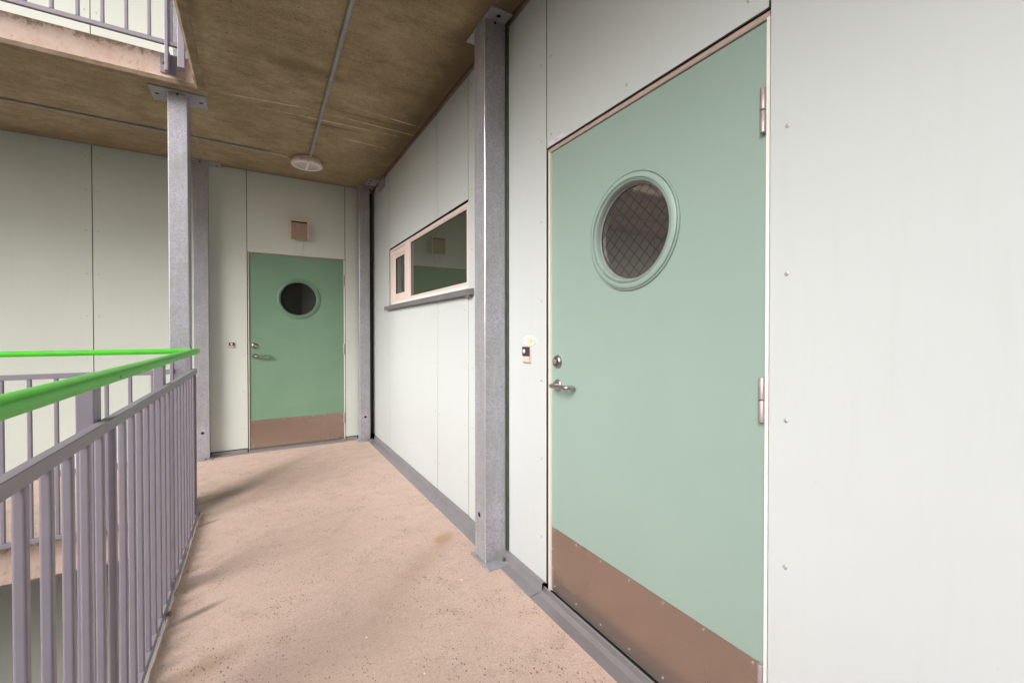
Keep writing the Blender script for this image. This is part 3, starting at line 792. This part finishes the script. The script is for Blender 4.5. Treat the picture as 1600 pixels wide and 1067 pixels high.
for y in (-.4, .9, 2.0, 3.1, 4.25):
    x = .424+max(0, (y-2.3))*.009
    b.tube([(x, y-.009, SF-.012), (x, y+.009, SF-.012)], .0145, CONDUIT, 14); b.box(x-.024, x+.024, y-.008, y+.008, SF-.005, SF-.001, CONDUIT)
b.build('clips', cd)
c2 = thing('conduit', 'grey conduit running across the soffit to the left from the lamp', 'conduit', -1, 4.58, SF, 'cable conduits on the soffit')
b = MB(); b.tube([(-5.9, 4.36, SF-.010), (-1.58, 4.545, SF-.010), (-.47, 4.580, SF-.010), (.10, 4.60, SF-.010)], .0095, CONDUIT, 12); b.build('pipe', c2)
b = MB(); b.tube([(.09, 4.60, SF-.010), (.20, 4.600, SF-.012), (.305, 4.630, SF-.020)], .0055, BELLP, 10); b.build('cable_end', c2)
b = MB()
for x in (-4.2, -3.0, -1.9, -.9, .09):
    y = 4.600+(x-.1)*.035
    b.tube([(x-.009, y, SF-.010), (x+.009, y, SF-.010)], .0125, CONDUIT, 12); b.box(x-.007, x+.007, y-.022, y+.022, SF-.005, SF-.001, CONDUIT)
b.build('clips', c2)

# ------------------------------------------------------------------ vent hood above the far door
vh = thing('vent_hood', 'small beige vent hood with a brown flap above the far door', 'vent', .405, YE, 1.13)
x0, x1, z0, z1 = .312, .497, 1.030, 1.245
b = MB(); D = .062
b.box(x0, x0+.012, YE-D, YE-.0005, z0+.035, z1, VENTM, .002); b.box(x1-.012, x1, YE-D, YE-.0005, z0+.035, z1, VENTM, .002)
b.box(x0+.0125, x1-.0125, YE-D, YE-.0005, z1-.014, z1-.0005, VENTM, .002)
for xa, xb in ((x0+.001, x0+.011), (x1-.011, x1-.001)):
    b.prism([(YE-D+.001, z0+.036), (YE-D+.001, z0+.004), (YE-.030, z0+.018), (YE-.004, z0+.036)], 'x', xa, xb, VENTM)
b.build('shell', vh)
b = MB(); b.box(x0+.013, x1-.013, YE-D+.004, YE-D+.010, z0, z1-.032, VENTF, .002); b.build('flap', vh)
b = MB(); b.box(x0+.0125, x1-.0125, YE-D+.018, YE-.001, z1-.05, z1-.0145, HOLE); b.build('vent_slot', vh)
# run marks below the vent
# ------------------------------------------------------------------ bells, number plate, labels
def bell(X, a, z, w, h, label, flap):
    P = XW if X else YE
    d = thing('doorbell', label, 'doorbell', *((P, a, z) if X else (a, P, z)), 'push button doorbells')
    def bx(b, a0, a1, o0, o1, z0_, z1_, m, bev=0):
        if X: b.box(P-o1, P-o0, a0, a1, z0_, z1_, m, bev)
        else: b.box(a0, a1, P-o1, P-o0, z0_, z1_, m, bev)
    out = (-1, 0, 0) if X else (0, -1, 0)
    b = MB(); bx(b, a-w/2-.002, a+w/2+.002, 0, .007, z-h/2-.002, z+h/2+.002, BELLP, .001); b.build('back_plate', d)
    b = MB(); bx(b, a-w/2+.001, a+w/2-.001, .0072, .016, z-h*.10, z+h/2-.001, BELLD, .0015); b.build('dark_cover', d)
    b = MB(); bx(b, a-w/2+.001, a+w/2-.001, .0072, .013, z-h/2, z-h*.12, BELLP, .0015); b.build('name_holder', d)
    c = (P-.016, a+.010, z+h*.20) if X else (a, P-.016, z+h*.20)
    b = MB(); b.lathe(c, out, [(.0105, 0), (.0105, .002), (.0075, .0042), (0, .005)], BUTTON, 24); b.build('button', d)
    return d
bell(True, 1.846, -.109, .064, .080, 'dark push button bell with pinkish name strip beside the large near door', True)
bell(False, -.230, -.122, .048, .055, 'small dark push button on the end wall left of the far door', True)
pl = thing('number_plate', 'oval white door plate with yellow 16 above the bell', 'sign', XW, 1.829, -.038)
t = bmesh.new(); n = 40
def ell(ry, rz, off): return [t.verts.new((XW-off, 1.829+ry*math.cos(2*PI*k/n), -.038+rz*math.sin(2*PI*k/n))) for k in range(n)]
e0, e1, e2 = ell(.060, .026, 0), ell(.060, .026, .0022), ell(.057, .0235, .0030)
for a, c in ((e0, e1), (e1, e2)):
    for k in range(n): t.faces.new((a[k], a[(k+1) % n], c[(k+1) % n], c[k]))
t.faces.new(e2)
b = MB(); b._merge(t, PLATEE); b.build('plate', pl)
b = MB()
for s in (-1, 1): b.lathe((XW-.003, 1.829+s*.047, -.038), (-1, 0, 0), [(.0042, 0), (.004, .0012), (0, .0012)], STEELD, 10)
b.build('screws', pl)
def textobj(body, size, loc, rot, mat, name, parent, depth=.0006, sx=1):
    cu = bpy.data.curves.new(name, 'FONT'); cu.body = body; cu.size = size; cu.extrude = depth; cu.align_x = 'CENTER'; cu.align_y = 'CENTER'
    cu.offset = size*.02
    o = bpy.data.objects.new(name, cu); COL.objects.link(o)
    bpy.context.view_layer.update()
    me = bpy.data.meshes.new_from_object(o); bpy.data.objects.remove(o)
    m = bpy.data.objects.new(name, me); COL.objects.link(m); me.materials.clear(); me.materials.append(mat)
    m.parent = parent; m.location = Vector((loc[0], loc[1], loc[2]+Z0)) - parent_loc(parent); m.rotation_euler = rot; m.scale = (sx, 1, 1)
    return m
textobj('16', .044, (XW-.0040, 1.825, -.040), (PI/2, 0, -PI/2), YELLOW, 'figures', pl, .0006, 1.25)
for X, a0, a1, z0_, z1_, lab in ((True, 1.541, 1.664, .884, .906, 'thin pale label strip stuck above the upper left corner of the near door'), (False, -.078, .038, .868, .889, 'thin pale label strip stuck above the upper left corner of the far door')):
    P = XW if X else YE
    d = thing('label_strip', lab, 'label', *((P, (a0+a1)/2, z0_) if X else ((a0+a1)/2, P, z0_)), 'label strips over the doors')
    b = MB()
    (b.box(P-.0012, P-.0001, a0, a1, z0_, z1_, LABEL, .0003) if X else b.box(a0, a1, P-.0012, P-.0001, z0_, z1_, LABEL, .0003))
    b.build('strip', d)
    b = MB(); am = (a0+a1)/2
    for i in range(7):
        q = am-.014+i*.0042; w = .0015 if i % 3 else .0024
        hh = .0022 if i % 2 else .0030
        (b.box(P-.0015, P-.00125, q, q+w, (z0_+z1_)/2-hh, (z0_+z1_)/2+hh, INK) if X else b.box(q, q+w, P-.0015, P-.00125, (z0_+z1_)/2-hh, (z0_+z1_)/2+hh, INK))
    b.build('print', d)

# moss tuft on the slab edge
ms = thing('moss_tuft', 'tiny green moss tuft on the walkway edge by the railing', 'moss', -.352, 2.406, FL)
t = bmesh.new()
for k in range(90):
    c = Vector((-.352+random.gauss(0, .006), 2.406+random.gauss(0, .017), FL+.002+abs(random.gauss(0, .004))))
    s = random.uniform(.002, .0045); d1 = Vector((random.uniform(-1, 1), random.uniform(-1, 1), random.uniform(-.3, 1))).normalized()*s; d2 = d1.orthogonal().normalized()*s*.6
    t.faces.new([t.verts.new(c+d1), t.verts.new(c+d2), t.verts.new(c-d1), t.verts.new(c-d2)])
b = MB(); b._merge(t, MOSS); b.build('tuft', ms)

# ------------------------------------------------------------------ unseen blocks added around the courtyard to cut low sky
ob = thing('sky_blocker', 'plain unseen block added on the far side of the courtyard to cut low sky light', 'building', -8, 0, -7.7)
MB().box(-10, -9, -10, 5.4, -7.7, 1.2, OPP).build('wall', ob)
ob2 = thing('sky_blocker', 'plain unseen block added behind the viewpoint to cut sky light from that side', 'building', -4, -6, -7.7)
MB().box(-9, -.5, -8, -7, -7.7, 6.5, OPP).build('wall', ob2)
# ------------------------------------------------------------------ camera, light
f, cy = 667.3, 527.4
yaw, p, r = .53766, -.010336, -.00078
fw = Vector((math.sin(yaw)*math.cos(p), math.cos(yaw)*math.cos(p), math.sin(p)))
rt = Vector((math.cos(yaw), -math.sin(yaw), 0)); up = rt.cross(fw)
r2 = rt*math.cos(r)+up*math.sin(r); u2 = -rt*math.sin(r)+up*math.cos(r)
cam = bpy.data.objects.new('camera', bpy.data.cameras.new('camera')); COL.objects.link(cam)
M = Matrix.Identity(4)
for i in range(3): M[i][0] = r2[i]; M[i][1] = u2[i]; M[i][2] = -fw[i]
M[2][3] = Z0; cam.matrix_world = M
cam.data.sensor_width = 36; cam.data.lens = f/1600*36; cam.data.shift_y = (cy-533.5)/1600
cam.data.clip_start = .02; cam.data.clip_end = 500
SC.camera = cam

w = bpy.data.worlds.new('World'); SC.world = w; w.use_nodes = True
nt = w.node_tree; bg = nt.nodes['Background']
AZ = math.atan2(.62, .78)       # the light travels toward +X,+Y
EL = math.radians(32)
sky = nt.nodes.new('ShaderNodeTexSky'); sky.sky_type = 'NISHITA'; sky.sun_disc = False
sky.sun_elevation = EL; sky.sun_rotation = math.atan2(-.84, -.54); sky.dust_density = 4; sky.ozone_density = .6; sky.air_density = 1
hs = nt.nodes.new('ShaderNodeHueSaturation'); hs.inputs['Saturation'].default_value = .52
nt.links.new(sky.outputs[0], hs.inputs['Color']); nt.links.new(hs.outputs[0], bg.inputs['Color'])
bg.inputs['Strength'].default_value = .14
sun = bpy.data.objects.new('sun', bpy.data.lights.new('sun', 'SUN')); COL.objects.link(sun)
sun.data.energy = 1.1; sun.data.angle = math.radians(36); sun.data.color = (.985, .985, 1)
dv = Vector((.84*math.cos(EL), .54*math.cos(EL), -math.sin(EL)))
sun.rotation_euler = dv.to_track_quat('-Z', 'Y').to_euler(); sun.location = (-5, -6, 8)
vs = SC.view_settings; vs.view_transform = 'Standard'; vs.look = 'None'; vs.exposure = 1.08; vs.gamma = 1
SC.cycles.max_bounces = 12; SC.cycles.diffuse_bounces = 6
